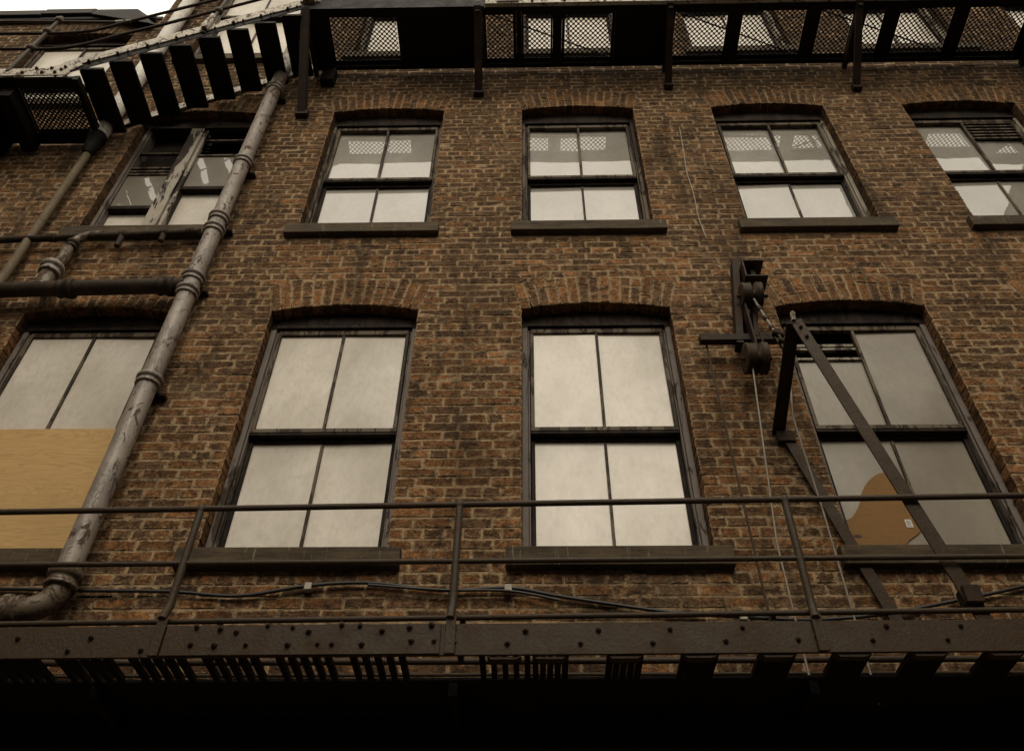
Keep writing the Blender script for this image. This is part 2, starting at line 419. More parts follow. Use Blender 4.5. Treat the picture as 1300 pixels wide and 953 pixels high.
# arches of radial bricks
for (x, zs, zt, c, r) in WIN:
    zc = zt + RISE - RAD; nv = 15
    for i in range(nv):
        a0 = -ANG + 2 * ANG * i / nv; a1 = -ANG + 2 * ANG * (i + 1) / nv
        m = random.choice([(0, .2, .3), (0, .1, .3), (0, .1, .2, .3), (0, .2, .3), (0, .3)])
        for j in range(len(m) - 1):
            r0 = RAD + m[j] + (.004 if j else 0); r1 = RAD + m[j + 1] - .004; g0 = .0045 / RAD
            P = [(x + rr * math.sin(aa), zc + rr * math.cos(aa)) for rr, aa in ((r0, a0 + g0), (r0, a1 - g0), (r1, a1 - g0), (r1, a0 + g0))]
            quadbrick(P, -.004 + random.gauss(0, .0018), .11, bcolor(P[0][0], P[0][1], True))
    flush('window_arch', bld)
# mortar bed behind the bricks with the openings cut out, and the reveals
xsb = sorted({XL, XR, WING_X} | {x + s_ * (HW + .004) for (x, *_r) in WIN for s_ in (-1, 1)})
zsb = sorted({0., 13.62, WING_Z} | {v for (x, zs, zt, c, r) in WIN for v in (zs, zt + RISE + .003)})
mb = MB()
for i in range(len(xsb) - 1):
    for j in range(len(zsb) - 1):
        xm, zm = (xsb[i] + xsb[i + 1]) / 2, (zsb[j] + zsb[j + 1]) / 2
        if any(abs(xm - x) < HW and zs < zm < zt + RISE for (x, zs, zt, c, r) in WIN): continue
        if xm < WING_X and zm > WING_Z: continue
        mb.add([(xsb[i], 0.003, zsb[j]), (xsb[i + 1], 0.003, zsb[j]), (xsb[i + 1], 0.003, zsb[j + 1]), (xsb[i], 0.003, zsb[j + 1])], [(0, 1, 2, 3)])
for (x, zs, zt, c, r) in WIN:
    a, b, t = x - HW - .004, x + HW + .004, zt + RISE + .003
    mb.add([(a, .009, zs), (a, .34, zs), (a, .34, t), (a, .009, t)], [(0, 1, 2, 3)])
    mb.add([(b, .009, zs), (b, .34, zs), (b, .34, t), (b, .009, t)], [(3, 2, 1, 0)])
    mb.add([(a, .009, t), (a, .34, t), (b, .34, t), (b, .009, t)], [(0, 1, 2, 3)])
    mb.add([(a, .12, zs), (a, .34, zs), (b, .34, zs), (b, .12, zs)], [(3, 2, 1, 0)])
mb.build('mortar_bed', MORTAR, wall)
# body of the building: sides, back, roofs, dark rooms
mb = MB()
mb.box(XL, XR, .345, .42, 0, .05)
mb.box(XL - .01, XL + .05, .012, 7, 0, WING_Z); mb.box(XR - .05, XR + .01, .012, 7, 0, ZT); mb.box(XL, XR, 7, 7.1, 0, WING_Z)
mb.box(WING_X - .02, XR, 6.9, 6.99, WING_Z, ZT); mb.box(WING_X - .03, WING_X + .03, .014, 7, WING_Z - .1, ZT)
for zf in (4.0, 7.1, 10.3): mb.box(XL + .06, XR - .06, .34, 6.9, zf, zf + .12)
mb.build('side_walls', MORTAR, bld)
mb = MB(); mb.box(WING_X - .1, XR + .1, -.12, 7.1, ZT + .02, ZT + .14); mb.build('roof', ROOFM, bld)
mb = MB(); mb.box(XL - .1, WING_X - .05, .02, 7.1, WING_Z + .10, WING_Z + .17)
x = XL
while x < WING_X - .1:                         # ragged slates over the eaves
    x1 = min(x + random.uniform(.3, .75), WING_X - .03)
    if x1 > WING_X - .35: x1 = WING_X - .03
    dz = random.uniform(-.02, .03)
    mb.add([(x, -.10, WING_Z + .0 + dz), (x1, -.10, WING_Z + .0 + dz - (.3 if x1 > WING_X - .05 else 0)), (x1 - (.30 if x1 > WING_X - .05 else 0), -.08, WING_Z + .17 + dz), (x, -.08, WING_Z + .17 + dz),
            (x, .1, WING_Z + .03), (x1, .1, WING_Z + .03), (x1, .3, WING_Z + .3), (x, .3, WING_Z + .3)],
           [(0, 1, 2, 3), (0, 4, 5, 1), (3, 2, 6, 7), (1, 5, 6, 2), (0, 3, 7, 4)])
    x = x1 + .006
mb.box(XL, WING_X - .06, -.06, .0, WING_Z - .06, WING_Z + .0)
bevel(mb.build('eaves', ROOFM, bld, 'black slate eaves of the lower wing'), .006, 1)

WN = {(-3, 'L'): 0}
def window(x, zs, zt, c, r):
    x0, x1 = x - HW + .001, x + HW - .001; top = zt + RISE
    T = {'L': (6.345, 5.40, 5.33), 'U': (9.325, 8.44, 8.36)}.get(r)
    if T: zp, zm, zm2 = T
    elif r == 'T': zp, zm, zm2 = zt - .14, zs + 1.40, zs + 1.33
    else: zp, zm, zm2 = zt - .10, zs + .62, zs + .57
    fm = FRAME if (r == 'L' or c == -2) else (FRAME_L if c in (1, 2) else FRAMEU)
    lab = {(-2, 'L'): 'window with plywood over its lower half, behind the grey drainpipe', (-1, 'L'): 'lower row window left of the middle one',
           (0, 'L'): 'middle window of the lower row', (1, 'L'): 'window with an open top left pane and curved board inside',
           (-2, 'U'): 'window with a wide flaking white mullion and slatted vents', (-1, 'U'): 'upper row window right of the drainpipe',
           (0, 'U'): 'middle window of the upper row', (1, 'U'): 'upper row window with peeling pale frame on its right side',
           (2, 'U'): 'rightmost upper window with a slatted vent'}.get((c, r))
    f = MB(); fw = .042 if r == 'L' else .034
    special = (c, r) == (-2, 'U')
    f.box(x0, x0 + fw, .095, .30, zs, zp + .02); f.box(x1 - fw, x1, .095, .30, zs, zp + .02)
    f.box(x0 + fw + .0015, x0 + fw + .014, .112, .28, zs, zp + .01); f.box(x1 - fw - .014, x1 - fw - .0015, .112, .28, zs, zp + .01)
    f.box(x0 + .001, x1 - .001, .096, .299, zs + .002, zs + .03)
    win = bevel(f.build('window', fm, bld, lab), .004, 1)
    h = MB(); h.box(x0 - .002, x1 + .002, .097, .30, zp + .021, top + .02); h.box(x0 + fw, x1 - fw, .083, .096, zp + .022, zp + .055)
    bevel(h.build('head_frame', WDARK, win), .004, 1)
    sb = MB()
    sx0, sx1 = x - HW - .09, x + HW + .09
    sb.add([(sx0, -.06, zs - .122), (sx1, -.06, zs - .122), (sx1, -.06, zs), (sx0, -.06, zs), (sx0, .30, zs - .122), (sx1, .30, zs - .122), (sx1, .30, zs + .045), (sx0, .30, zs + .045)],
           [(0, 1, 2, 3), (1, 5, 6, 2), (5, 4, 7, 6), (4, 0, 3, 7), (3, 2, 6, 7), (4, 5, 1, 0)])
    so_ = bevel(sb.build('sill', STONE, win), .006, 2)
    a, b = x0 + fw + .018, x1 - fw - .018; bar = .026
    zb = zs + .055
    if special:
        m = MB(); m.box(x - .035 - .05, x - .035 + .075, .075, .26, zs + .03, zp + .0); m.box(x - .10, x - .087, .105, .25, zs, zp); m.box(x + .042, x + .075, .10, .25, zs, zp)
        bevel(m.build('mullion', MULL, win), .004, 1)
        la, lb, ra, rb = a, x - .102, x + .077, b
        gl = MB(); gl.box(la, lb, .135, .139, 8.05, 8.56); gl.box(ra, rb, .135, .139, 8.36, 8.88); gl.build('pane', CLEAR, win)
        gl = MB(); gl.box(la, lb, .185, .189, zb, 8.0); gl.box(ra, rb, .185, .189, zb, 8.33); gl.build('frosted_pane', PANE, win)
        for (p, q, zz) in ((la, lb, 8.01), (ra, rb, 8.31)): MB().box(p, q, .12, .21, zz, zz + .045).build('meeting_rail', WDARK, win)
        for (p, q, zz) in ((la, lb, 8.93), (la, lb, 8.67), (la, lb, 8.615), (la, lb, 8.565), (ra, rb, 8.885), (ra, rb, 9.16)): MB().box(p, q, .12, .15, zz, zz + .02).build('sash_bar', MUNT, win)
        lv = MB()
        for zz in (8.95, 9.01, 9.07, 9.22): lv.add([(ra, .125, zz), (rb, .125, zz), (rb, .17, zz + .035), (ra, .17, zz + .035)], [(0, 1, 2, 3)])
        lv.box(la, lb, .20, .21, 8.69, 8.92); lv.box(la, lb, .23, .24, 8.95, zp)
        lv.build('vent_slats', WDARK, win)
        return
    ply = (c, r) == (-2, 'L'); opn = (c, r) == (1, 'L'); ven = (c, r) == (2, 'U')
    # upper sash
    s_ = MB(); s_.box(a, b, .105, .145, zm - .035, zm); s_.box(a, b, .105, .145, zp - .03, zp + .018)
    s_.box(a, a + bar, .105, .145, zm, zp - .03); s_.box(b - bar, b, .105, .145, zm, zp - .03)
    bevel(s_.build('upper_sash', MUNT, win), .003, 1)
    s_ = MB(); s_.box(a, b, .15, .195, zm2 - .012, zm2 + .03); s_.box(a, a + bar, .155, .195, zs + .05, zm2 - .012); s_.box(b - bar, b, .155, .195, zs + .05, zm2 - .012)
    s_.box(a + bar, b - bar, .155, .195, zs + .04, zs + .10)
    s_.box(a, b, .108, .149, zm - .058, zm - .036)
    bevel(s_.build('lower_sash', WDARK if not ply else WDARK, win), .003, 1)
    m = MB(); wob = random.uniform(-.004, .004)
    m.add([(x - .010, .108, zm), (x + .010, .108, zm), (x + .010 + wob, .108, zp - .03), (x - .010 + wob, .108, zp - .03), (x - .010, .14, zm), (x + .010, .14, zm), (x + .010 + wob, .14, zp - .03), (x - .010 + wob, .14, zp - .03)],
          [(0, 1, 2, 3), (1, 5, 6, 2), (4, 0, 3, 7)])
    if not ply: m.box(x - .009, x + .009, .158, .19, zs + .10, zm2 - .03)
    m.build('glazing_bar', MUNT, win)
    gl = MB()
    def pane(p, q, y, z0, z1):
        t1, t2 = random.gauss(0, .0025), random.gauss(0, .0025) + (.026 if r == 'U' and y < .15 else 0)
        gl.add([(p, y - t1, z0), (q, y + t1, z0), (q, y + t1 + t2, z1), (p, y - t1 + t2, z1)], [(0, 1, 2, 3)])
    if opn:
        pane(a, x, .128, zm - .01, 6.03); pane(x, b, .128, zm - .01, zp)
        e = MB(); e.box(a + bar, x - .01, .110, .14, 6.015, 6.035); e.box(a + bar, x - .01, .135, .165, 6.14, 6.16); e.box(a + bar, x - .01, .15, .17, 6.19, 6.215); e.build('open_vent_frame', FRAME_L, win)
    elif ven:
        pane(a, x, .128, zm - .01, zp); pane(x, b, .128, zm - .01, 9.0)
        e = MB()
        for q in range(6):
            zz = 9.0 + q * .055; e.box(x + .01, b - bar, .11, .118, zz, zz + .018); e.box(x + .01, b - bar, .125, .165, zz + .02, zz + .026)
        e.build('vent_slats', MUNT, win)
    else: pane(a, x, .128, zm - .01, zp); pane(x, b, .128, zm - .01, zp)
    if not ply: pane(a, x, .175, zs + .05, zm2); pane(x, b, .175, zs + .05, zm2)
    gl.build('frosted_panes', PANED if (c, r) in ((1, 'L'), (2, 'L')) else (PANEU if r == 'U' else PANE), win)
    if ply:
        p = MB(); p.box(a - .02, b + .03, .098, .110, zs + .035, 5.405); bevel(p.build('plywood_sheet', PLY, win, 'raw plywood sheet over the lower sash'), .002, 1)
        for zz in (5.38, 5.1, 4.8, 4.5):
            for xx in (a + .01, b + .0): MB().tube([(xx, .0985, zz), (xx, .0955, zz)], .005, 8).build('screw', IRON, win)
for W_ in WIN: window(*W_)

# unseen blocks added round the yard to darken the sides of this wall
yd = empty('shade_blocks', (0, -9.5, 0), 'plain brown blocks, unseen, added round the yard to shade the brick wall', 'building')
MB().box(-12, 12, -16, -9.5, 0, 8.5).box(-12, -6.6, -9.49, -.02, 0, 11.3).box(5.9, 12, -9.49, -.02, 0, 10.6).build('wall', SHADEWALL, yd)

# curved board standing inside the right lower window
bo = [(1.917, 4.503), (1.906, 4.669), (1.96, 4.709), (2.027, 4.796), (2.085, 4.915), (2.159, 5.001), (2.231, 5.044), (2.322, 5.049), (2.361, 4.999), (2.359, 4.901), (2.368, 4.794), (2.395, 4.70), (2.345, 4.61), (2.25, 4.54), (2.16, 4.46), (1.95, 4.46)]
bo2 = [(p.x, p.z) for p in curve_pts([(x, 0, z) for x, z in bo], 4)]
B = MB().prism(bo2, .166, .173).build('curved_board', OAK, None, None, (2.1, .17, 4.46))
tag(B, 'brown bell-shaped wooden board propped in the lower left pane of the right window', 'board')
sk = MB(); sk.box(2.27, 2.31, .1635, .1655, 4.635, 4.69); sk.build('paper_label', STICK, B)
sk = MB()
for i in range(4): sk.box(2.276, 2.304 - .006 * (i % 2), .1625, .1632, 4.642 + i * .011, 4.645 + i * .011)
sk.build('printed_lines', CABLE, B)

# ------------------------------------------------------------------ pipes on the wall
def collar(m, p, d, r, ln=.10):
    m.lathe(Vector(p) - Vector(d) * ln / 2, d, [(0, r * 1.02), (.004, r * 1.22), (.018, r * 1.24), (.022, r * 1.12), (ln * .55, r * 1.12), (ln * .58, r * 1.3), (ln - .012, r * 1.32), (ln - .002, r * 1.22), (ln, r * 1.0)], 24)
dp = empty('drainpipe', (-2.565, -.125, 3.9), 'thick grey cast iron drainpipe with flaking paint running up between the left windows', 'drainpipe')
X, Y = -2.565, -.125
m = MB(); m.tube([(X, Y, 4.10), (X, Y, 5.3), (X + .003, Y, 6.6), (X - .004, Y, 8.2), (X, Y, 10.0), (X, Y, 13.5)], .068, 28); m.build('pipe', PIPE, dp)
for zz in (5.62, 6.54, 6.70, 7.32, 7.48, 8.34, 9.72, 11.4):
    c_ = MB(); collar(c_, (X, Y, zz), (0, 0, 1), .068, .085); c_.build('collar', PIPE, dp)
    if zz not in (6.54, 7.32):
        b_ = MB(); b_.box(X - .10, X + .10, -.058, .0, zz - .06, zz - .035); b_.build('pipe_bracket', IRON, dp)
m = MB(); m.tube(curve_pts([(X, Y, 4.16), (X, Y, 4.07), (X - .03, Y, 3.99), (X - .10, Y - .01, 3.94), (X - .22, Y - .01, 3.93), (X - .6, Y - .01, 3.90), (X - 1.6, Y - .01, 3.86)], 5), .066, 24); m.build('elbow', PIPEB, dp)
c_ = MB(); collar(c_, (X, Y, 4.12), (0, 0, 1), .072, .11); c_.build('collar', PIPEB, dp)
c_ = MB(); collar(c_, (X - .2, Y - .01, 3.932), (-1, 0, 0), .066, .10); c_.build('collar', PIPEB, dp)

br = empty('branch_pipe', (-3.4, -.13, 6.6), 'thick soot-covered horizontal waste pipe joining the drainpipe above the plywood window', 'pipe')
m = MB(); m.tube([(-5.8, -.13, 6.56), (-4.2, -.13, 6.59), (-2.60, -.13, 6.625)], .060, 20); m.build('pipe', OLDPIPE, br)
for xx in (-2.74, -3.50, -4.15):
    c_ = MB(); collar(c_, (xx, -.13, 6.615 if xx > -3 else 6.60), (1, 0, 0), .060, .12); c_.build('collar', OLDPIPE, br)
m = MB(); m.tube(curve_pts([(-3.70, -.13, 6.62), (-3.71, -.13, 6.76), (-3.71, -.13, 6.86), (-3.68, -.12, 6.99), (-3.70, -.11, 7.12), (-3.68, -.10, 7.25), (-3.60, -.09, 7.33), (-3.5, -.08, 7.345)], 5), [.062] * 9 + [.045] * 12 + [.036] * 15, 18); m.build('riser', PIPEB, br)
c_ = MB(); collar(c_, (-3.71, -.13, 6.83), (0, 0, 1), .066, .11); c_.build('collar', PIPE, br)
c_ = MB(); collar(c_, (-3.69, -.105, 7.18), (0, 0, 1), .038, .08); c_.build('collar', OLDPIPE, br)
sp_ = empty('service_pipe', (-3.6, -.09, 7.33), 'thin black horizontal pipe with hanging stubs under the upper left sill', 'pipe')
m = MB(); m.tube([(-6, -.09, 7.22), (-4.3, -.09, 7.28), (-2.70, -.09, 7.36)], .030, 14); m.build('pipe', OLDPIPE, sp_)
for x_, z_ in ((-3.33, 7.18), (-2.99, 7.24)): MB().tube([(x_, -.09, 7.36), (x_, -.09, z_)], [.03, .022], 12).build('stub', OLDPIPE, sp_)
for xx in (-3.9, -3.33, -2.99, -2.78):
    c_ = MB(); collar(c_, (xx, -.09, 7.30 + (xx + 3.9) * .053), (1, 0, 0), .030, .06); c_.build('collar', OLDPIPE, sp_)

wp = empty('vent_pipe', (-4.09, -.1, 6.4), 'slim pale pipe rising behind the stair landing and widening to white above it', 'pipe')
m = MB(); m.tube([(-4.10, -.08, 5.6), (-4.10, -.08, 8.95)], .036, 16); m.build('lower_pipe', THINP, wp)
m = MB(); m.tube([(-4.09, -.10, 8.9), (-4.09, -.10, 13.5)], .078, 24); m.build('upper_pipe', PIPEW, wp)
m = MB(); m.lathe((-4.10, -.09, 8.60), (0, 0, 1), [(0, .04), (.04, .058), (.12, .066), (.22, .07), (.26, .088), (.30, .088), (.31, .06)], 20); m.build('socket', BLACK, wp)

# cable on the wall above the balcony
cb = empty('black_cable', (0, -.02, 4.05), 'black cable drooping along the brick just above the balcony beam', 'cable')
zc_ = [(-5.0, 4.12), (-3.2, 4.13), (-2.499, 4.11), (-2.0, 4.105), (-1.614, 4.08), (-1.235, 4.135), (-.9, 4.155), (-.494, 4.11), (-.127, 4.118), (.15, 4.07), (.446, 4.022), (.75, 3.97), (1.127, 3.945), (1.5, 3.93), (1.9, 3.96), (2.4, 4.06), (3.2, 4.22), (4.4, 4.3)]
MB().tube(curve_pts([(x, -.028 + .006 * math.sin(i * 2.1), z) for i, (x, z) in enumerate(zc_)], 6), .0105, 8).build('cable', CABLE, cb)
MB().tube(curve_pts([(x, -.045, z - .022 + .012 * math.sin(i * 1.7)) for i, (x, z) in enumerate(zc_[6:10])], 6), .008, 8).build('cable', CABLE, cb)
for x_, z_ in ((-1.235, 4.13), (-.127, 4.115), (1.127, 3.944)):
    bevel(MB().box(x_ - .02, x_ + .02, -.045, -.002, z_ - .022, z_ + .022).build('clip', CLIP, cb), .003, 1)
def onething(name, mbu, mat, origin, label, cat, group=None): return tag(mbu.build(name, mat, None, None, origin), label, cat, group)
onething('white_wire', MB().tube(curve_pts([(1.46, -.02, 9.05), (1.444, -.012, 8.6), (1.425, -.014, 8.3), (1.437, -.012, 7.9), (1.428, -.014, 7.6), (1.45, -.012, 7.3)], 6), .0045, 6), CLIP, (1.45, 0, 7.3), 'thin white wire hanging down the brick between upper middle and right windows', 'wire')
lp = MB().tube([(-4.5, -.07, 3.665), (0, -.07, 3.68), (5, -.07, 3.70)], .017, 10).tube([(-4.5, -.06, 3.60), (5, -.06, 3.63)], .010, 8)
onething('conduit', lp, RAIL, (0, -.07, 3.6), 'thin metal conduit run along the brick, glimpsed under the balcony beam', 'conduit')

# ------------------------------------------------------------------ lower balcony
bal = empty('balcony', (0, -.7, 3.37), 'brown riveted steel balcony with tube handrail crossing the bottom of the wall', 'balcony')
def sl_(x, z, s_=.0066): return z + s_ * x
def xbar(x0, x1, y0, y1, z0, z1, s_=.0066):
    v = [(x, y, zz + s_ * x) for zz in (z0, z1) for y in (y0, y1) for x in (x0, x1)]
    return MB().add(v, [(0, 2, 3, 1), (4, 5, 7, 6), (0, 1, 5, 4), (1, 3, 7, 5), (3, 2, 6, 7), (2, 0, 4, 6)])
bm_ = xbar(-5.5, 5.5, -.70, -.686, 3.400, 3.549)
for q in (3.541,):
    t_ = xbar(-5.5, 5.5, -.6855, -.60, q, q + .008); bm_.add(t_.v, t_.f)
beam = bevel(bm_.build('channel_beam', STEEL, bal), .002, 1)
for (x0, x1) in ((-1.64, -.405),):
    bevel(xbar(x0, x1, -.7095, -.7005, 3.403, 3.546).build('splice_plate', STEEL, beam), .002, 1)
bo = [(-2.302, 3.468), (-1.972, 3.471), (-2.055, 3.408), (-1.729, 3.411), (-1.505, 3.515), (-1.396, 3.507), (-1.321, 3.492), (-1.186, 3.522), (-1.071, 3.514), (-0.996, 3.495), (-0.852, 3.525), (-0.77, 3.521), (-0.668, 3.498), (-0.546, 3.513), (-0.448, 3.524), (-1.511, 3.433), (-1.404, 3.429), (-1.265, 3.432), (-1.079, 3.432), (-0.947, 3.436), (-0.884, 3.435), (-0.751, 3.435), (-0.533, 3.45), (-0.432, 3.449), (-0.348, 3.505), (-0.345, 3.446), (-0.108, 3.441), (-0.028, 3.501), (0.214, 3.441), (0.297, 3.504), (0.532, 3.444), (0.615, 3.507), (0.853, 3.451), (0.937, 3.514), (1.171, 3.457), (1.256, 3.522), (1.253, 3.468), (1.573, 3.52), (1.495, 3.453), (1.9, 3.52), (1.82, 3.455)]
def boltmesh():
    m = MB(); m.lathe((0, 0, 0), (0, -1, 0), [(0, .0135), (.003, .0135), (.0035, .0095)], 14)
    m.tube([(0, -.003, 0), (0, -.015, 0)], .0115, 6); m.tube([(0, -.015, 0), (0, -.022, 0)], .006, 8); return m
proto = boltmesh().build('bolt', STEEL)
for i, (x, z) in enumerate(bo):
    b_ = proto if i == 0 else proto.copy()
    if i: col.objects.link(b_)
    b_.parent = beam; yy = -.7095 if -1.64 < x < -.405 else -.700
    s_ = random.uniform(.8, 1.1); 
    b_.location = Vector((x, yy, z + .012)) - WLOC[bal.name]; b_.scale = (s_, s_, s_); b_.rotation_euler = (0, random.uniform(0, 3), 0)
# handrails: three lines of tube
for (z0, s_, r, y) in ((4.198, .0136, .0155, -.70), (3.869, .0056, .013, -.70), (3.597, .013, .013, -.668)):
    MB().tube([(-5.4, y, z0 - 5.4 * s_), (0, y, z0), (5.4, y, z0 + 5.4 * s_)], r, 14).build('handrail', RAIL, bal)
for x in (-4.28, -2.97, -1.665, -.36, 1.27, 2.6, 3.9):
    zt_ = 4.198 + .0136 * x
    p = MB(); j = random.uniform(-.004, .004)
    p.tube(curve_pts([(x + j, -.70, zt_ - .005), (x + j / 2, -.702, 3.9), (x, -.70, 3.66), (x - .004, -.712, 3.595), (x - .006, -.722, 3.56)], 4), .019, 16)
    p.lathe((x + j, -.70, zt_ - .02), (0, 0, 1), [(0, .019), (.01, .022), (.034, .021), (.04, .012)], 14)
    po = p.build('post', RAIL, bal)
    f_ = xbar(x - .024, x + .022, -.7215, -.7105, 3.398, 3.575); bevel(f_.build('foot_plate', STEEL, po), .002, 1)
for x in (-1.43, -.315, 1.10, 2.3):
    MB().tube([(x, -.64, 3.61), (x, -.64, 3.40)], .014, 12).build('stub_post', RAIL, bal)
# decking: groups of flat bars on edge seen from below, solid plate beyond added to keep it dark
def deck_group(xc, wide, n=5):
    m = MB(); gap = wide / n
    for i in range(n):
        xx = xc - wide / 2 + gap * (i + .5); w_ = gap * (.50 if wide > .2 else .80)
        m.box(xx - w_ / 2, xx + w_ / 2, -.684, -.47, sl_(xc, 3.398) + random.uniform(-.002, .002), sl_(xc, 3.422))
    return m
x = -3.95
while x < -.45:
    deck_group(x, .27).build('deck_slat', BLACK, bal); x += .327
for xc in (-.12, .082, .41, .737, 1.075, 1.40, 1.73, 2.06, 2.39, 2.72, 3.05, 3.38, 3.71, 4.04):
    dg = deck_group(xc, .165 if xc > 0 else .25).build('deck_slat', BLACK, bal)
    MB().prism([(xc - .06, sl_(xc, 3.385)), (xc + .05, sl_(xc, 3.385)), (xc + .075, sl_(xc, 3.397)), (xc - .075, sl_(xc, 3.397))], -.69, -.65).build('slat_clip', STEEL, dg)
pl_ = xbar(-5.4, 5.4, -.465, -.012, 3.398, 3.41); pl_.build('dark_fill_plate', BLACK, bal)
for x in (-4.6, -3.3, -2.0, -.36, 1.27, 2.6, 3.9): MB().box(x - .02, x + .02, -.46, -.02, 3.33 + .0066 * x, 3.397 + .0066 * x).build('joist', BLACK, bal)
xbar(-5.4, 5.4, -.09, -.003, 3.13, 3.383).build('dark_fill_beam', BLACK, bal)  # made-up beam, added to fill the strip below the deck with dark

# ------------------------------------------------------------------ drop ladder frame
lad = empty('ladder_frame', (1.6, -.36, 5.25), 'steel ladder frame jutting from the wall, two flat bars slanting down to the balcony', 'ladder')
def angle_bar(a, b, w_, t_, side, up):
    m = MB(); m.bar(a, b, w_, t_, up); return m
A0, A1 = Vector((1.625, -.715, 5.535)), Vector((2.06, -.655, 3.50))
m = MB(); m.bar(A0, A1, .075, .010, (0, 1, 0)); 
d = (A1 - A0).normalized(); m.bar(A0 + Vector((.034, .026, .0)), A1 + Vector((.034, .026, 0)), .007, .05, (0, 1, 0))
ob = bevel(m.build('outer_bar', STEEL, lad), .0015, 1)
for t_ in (.035, .075):
    p = A0.lerp(A1, t_); 
    b_ = proto.copy(); col.objects.link(b_); b_.parent = ob; b_.location = p + Vector((0, -.006, 0)) - WLOC[lad.name]
B0, B1 = Vector((1.615, -.03, 5.27)), Vector((1.96, -.03, 3.80))
m = MB(); m.bar(B0, B1, .07, .010, (0, 1, 0)); m.bar(B0 + Vector((.03, .012, 0)), B1 + Vector((.03, .012, 0)), .007, .03, (0, 1, 0)); bevel(m.build('wall_bar', STEEL, lad), .0015, 1)
m = MB(); m.bar((1.59, -.0, 5.235), (1.60, -.72, 5.50), .075, .012); m.bar((1.63, -.0, 5.25), (1.64, -.70, 5.515), .008, .05)
m.box(1.57, 1.68, -.05, -.003, 5.14, 5.22)
bevel(m.build('arm', IRON, lad), .002, 1)
m = MB(); m.bar((1.61, -.725, 5.52), (1.615, -.735, 5.585), .022, .02); m.build('hook_end', CREAM, lad)
m = MB(); m.box(1.985, 2.065, -.69, -.60, 3.655, 3.745); bevel(m.build('bracket_block', IRON, lad), .005, 1)

# ------------------------------------------------------------------ pulley block
pu = empty('pulley_bracket', (1.55, -.1, 6.0), 'rusty iron pulley block on a cross bar between the middle and right lower windows', 'pulley')
m = MB(); m.bar((1.455, -.10, 5.93), (1.585, -.10, 6.86), .05, .10, (0, 1, 0)); m.bar((1.575, -.11, 5.99), (1.715, -.10, 6.86), .035, .10, (0, 1, 0))
bevel(m.build('side_plate', IRON, pu), .002, 1)
bevel(MB().box(1.185, 1.725, -.155, -.10, 5.955, 6.015).build('cross_bar', IRON, pu), .002, 1)
m = MB(); m.box(1.60, 1.765, -.22, -.06, 6.745, 6.757); m.box(1.60, 1.765, -.22, -.06, 6.565, 6.577); m.box(1.60, 1.612, -.218, -.06, 6.577, 6.745)
bevel(m.build('bearing_box', STEEL, pu), .002, 1)
m = MB(); m.tube([(1.685, -.15, 6.577), (1.685, -.15, 6.63)], .024, 12); m.build('bolt_head', IRON, pu)
def sheave(x, y, z, r):
    m = MB(); m.lathe((x - .075, y, z), (1, 0, 0), [(0, r * .75), (.002, r * .98), (.012, r), (.020, r * .8), (.028, r * .98), (.036, r * .8), (.044, r * .98), (.052, r * .78), (.062, r), (.070, r * .7), (.085, r * .4), (.10, r * .4), (.104, r), (.114, r * 1.02), (.124, r * .82), (.134, r * 1.02), (.144, r), (.146, .01)], 28)
    return m
sheave(1.60, -.20, 6.36, .10).build('sheave', STEEL, pu)
sheave(1.515, -.19, 5.73, .11).build('sheave', STEEL, pu)
m = MB(); m.tube([(1.50, -.2, 6.36), (1.72, -.2, 6.36)], .014, 10); m.tube([(1.42, -.19, 5.73), (1.62, -.19, 5.73)], .014, 10); m.build('axle', IRON, pu)
m = MB(); m.box(1.53, 1.543, -.22, -.06, 5.70, 6.4); m.box(1.60, 1.612, -.16, -.06, 5.75, 6.3); m.build('strap', IRON, pu)

ch = empty('hoist_chain', (1.68, -.25, 5.7), 'twisted chain and shackles linking the pulley block to the ladder frame', 'chain')
def link(p, d, s_, tw, name='chain_link'):
    d = Vector(d).normalized(); u = d.cross(Vector((0, 1, 0))).normalized(); v = d.cross(u); u, v = u * math.cos(tw) + v * math.sin(tw), None
    pts = []
    for k in range(13):
        t = 2 * math.pi * k / 12; pts.append(Vector(p) + d * (s_ * math.cos(t)) + u * (s_ * .6 * math.sin(t)))
    return MB().tube(pts, s_ * .24, 8, False).build(name, STEEL, ch)
P = curve_pts([(1.605, -.22, 6.30), (1.635, -.22, 6.16), (1.665, -.23, 6.0), (1.675, -.25, 5.88), (1.69, -.27, 5.78), (1.70, -.28, 5.68), (1.69, -.30, 5.58)], 3)
MB().tube(P[:10], .011, 8).build('rod', ROPE, ch)
for i in range(2, 9, 2): MB().tube([P[i], P[i] + (P[i + 1] - P[i]) * .5], .02, 6).build('nut', STEEL, ch)
for i in range(9, len(P)): link(P[i], P[min(i + 1, len(P) - 1)] - P[i - 1], .038, i * 1.4)
for i in (9, 12): MB().tube([P[i] + Vector((-.03, -.02, .02)), P[i] + Vector((.045, -.01, .0))], .022, 8).build('shackle_pin', IRON, ch)
onething('hoist_cable', MB().tube([(1.233, -.10, 5.99), (1.262, -.06, 3.40)], .0075, 8), STEEL, (1.25, -.06, 4), 'thin brown rod hanging from the left end of the pulley cross bar', 'cable', 'cables hanging from the pulley')
onething('hoist_cable', MB().tube([(1.475, -.20, 5.65), (1.35, -.19, 4.3), (1.31, -.30, 3.40)], .0065, 8), ROPE, (1.35, -.19, 4.3), 'pale wire rope running down from the lower pulley wheel', 'cable', 'cables hanging from the pulley')
onething('hoist_cable', MB().tube([(1.70, -.2, 5.55), (1.64, -.2, 5.22), (1.65, -.2, 4.5), (1.64, -.2, 3.40)], .0065, 8), ROPE, (1.6, -.2, 4.5), 'wire rope running down beside the slanting wall bar of the ladder', 'cable', 'cables hanging from the pulley')

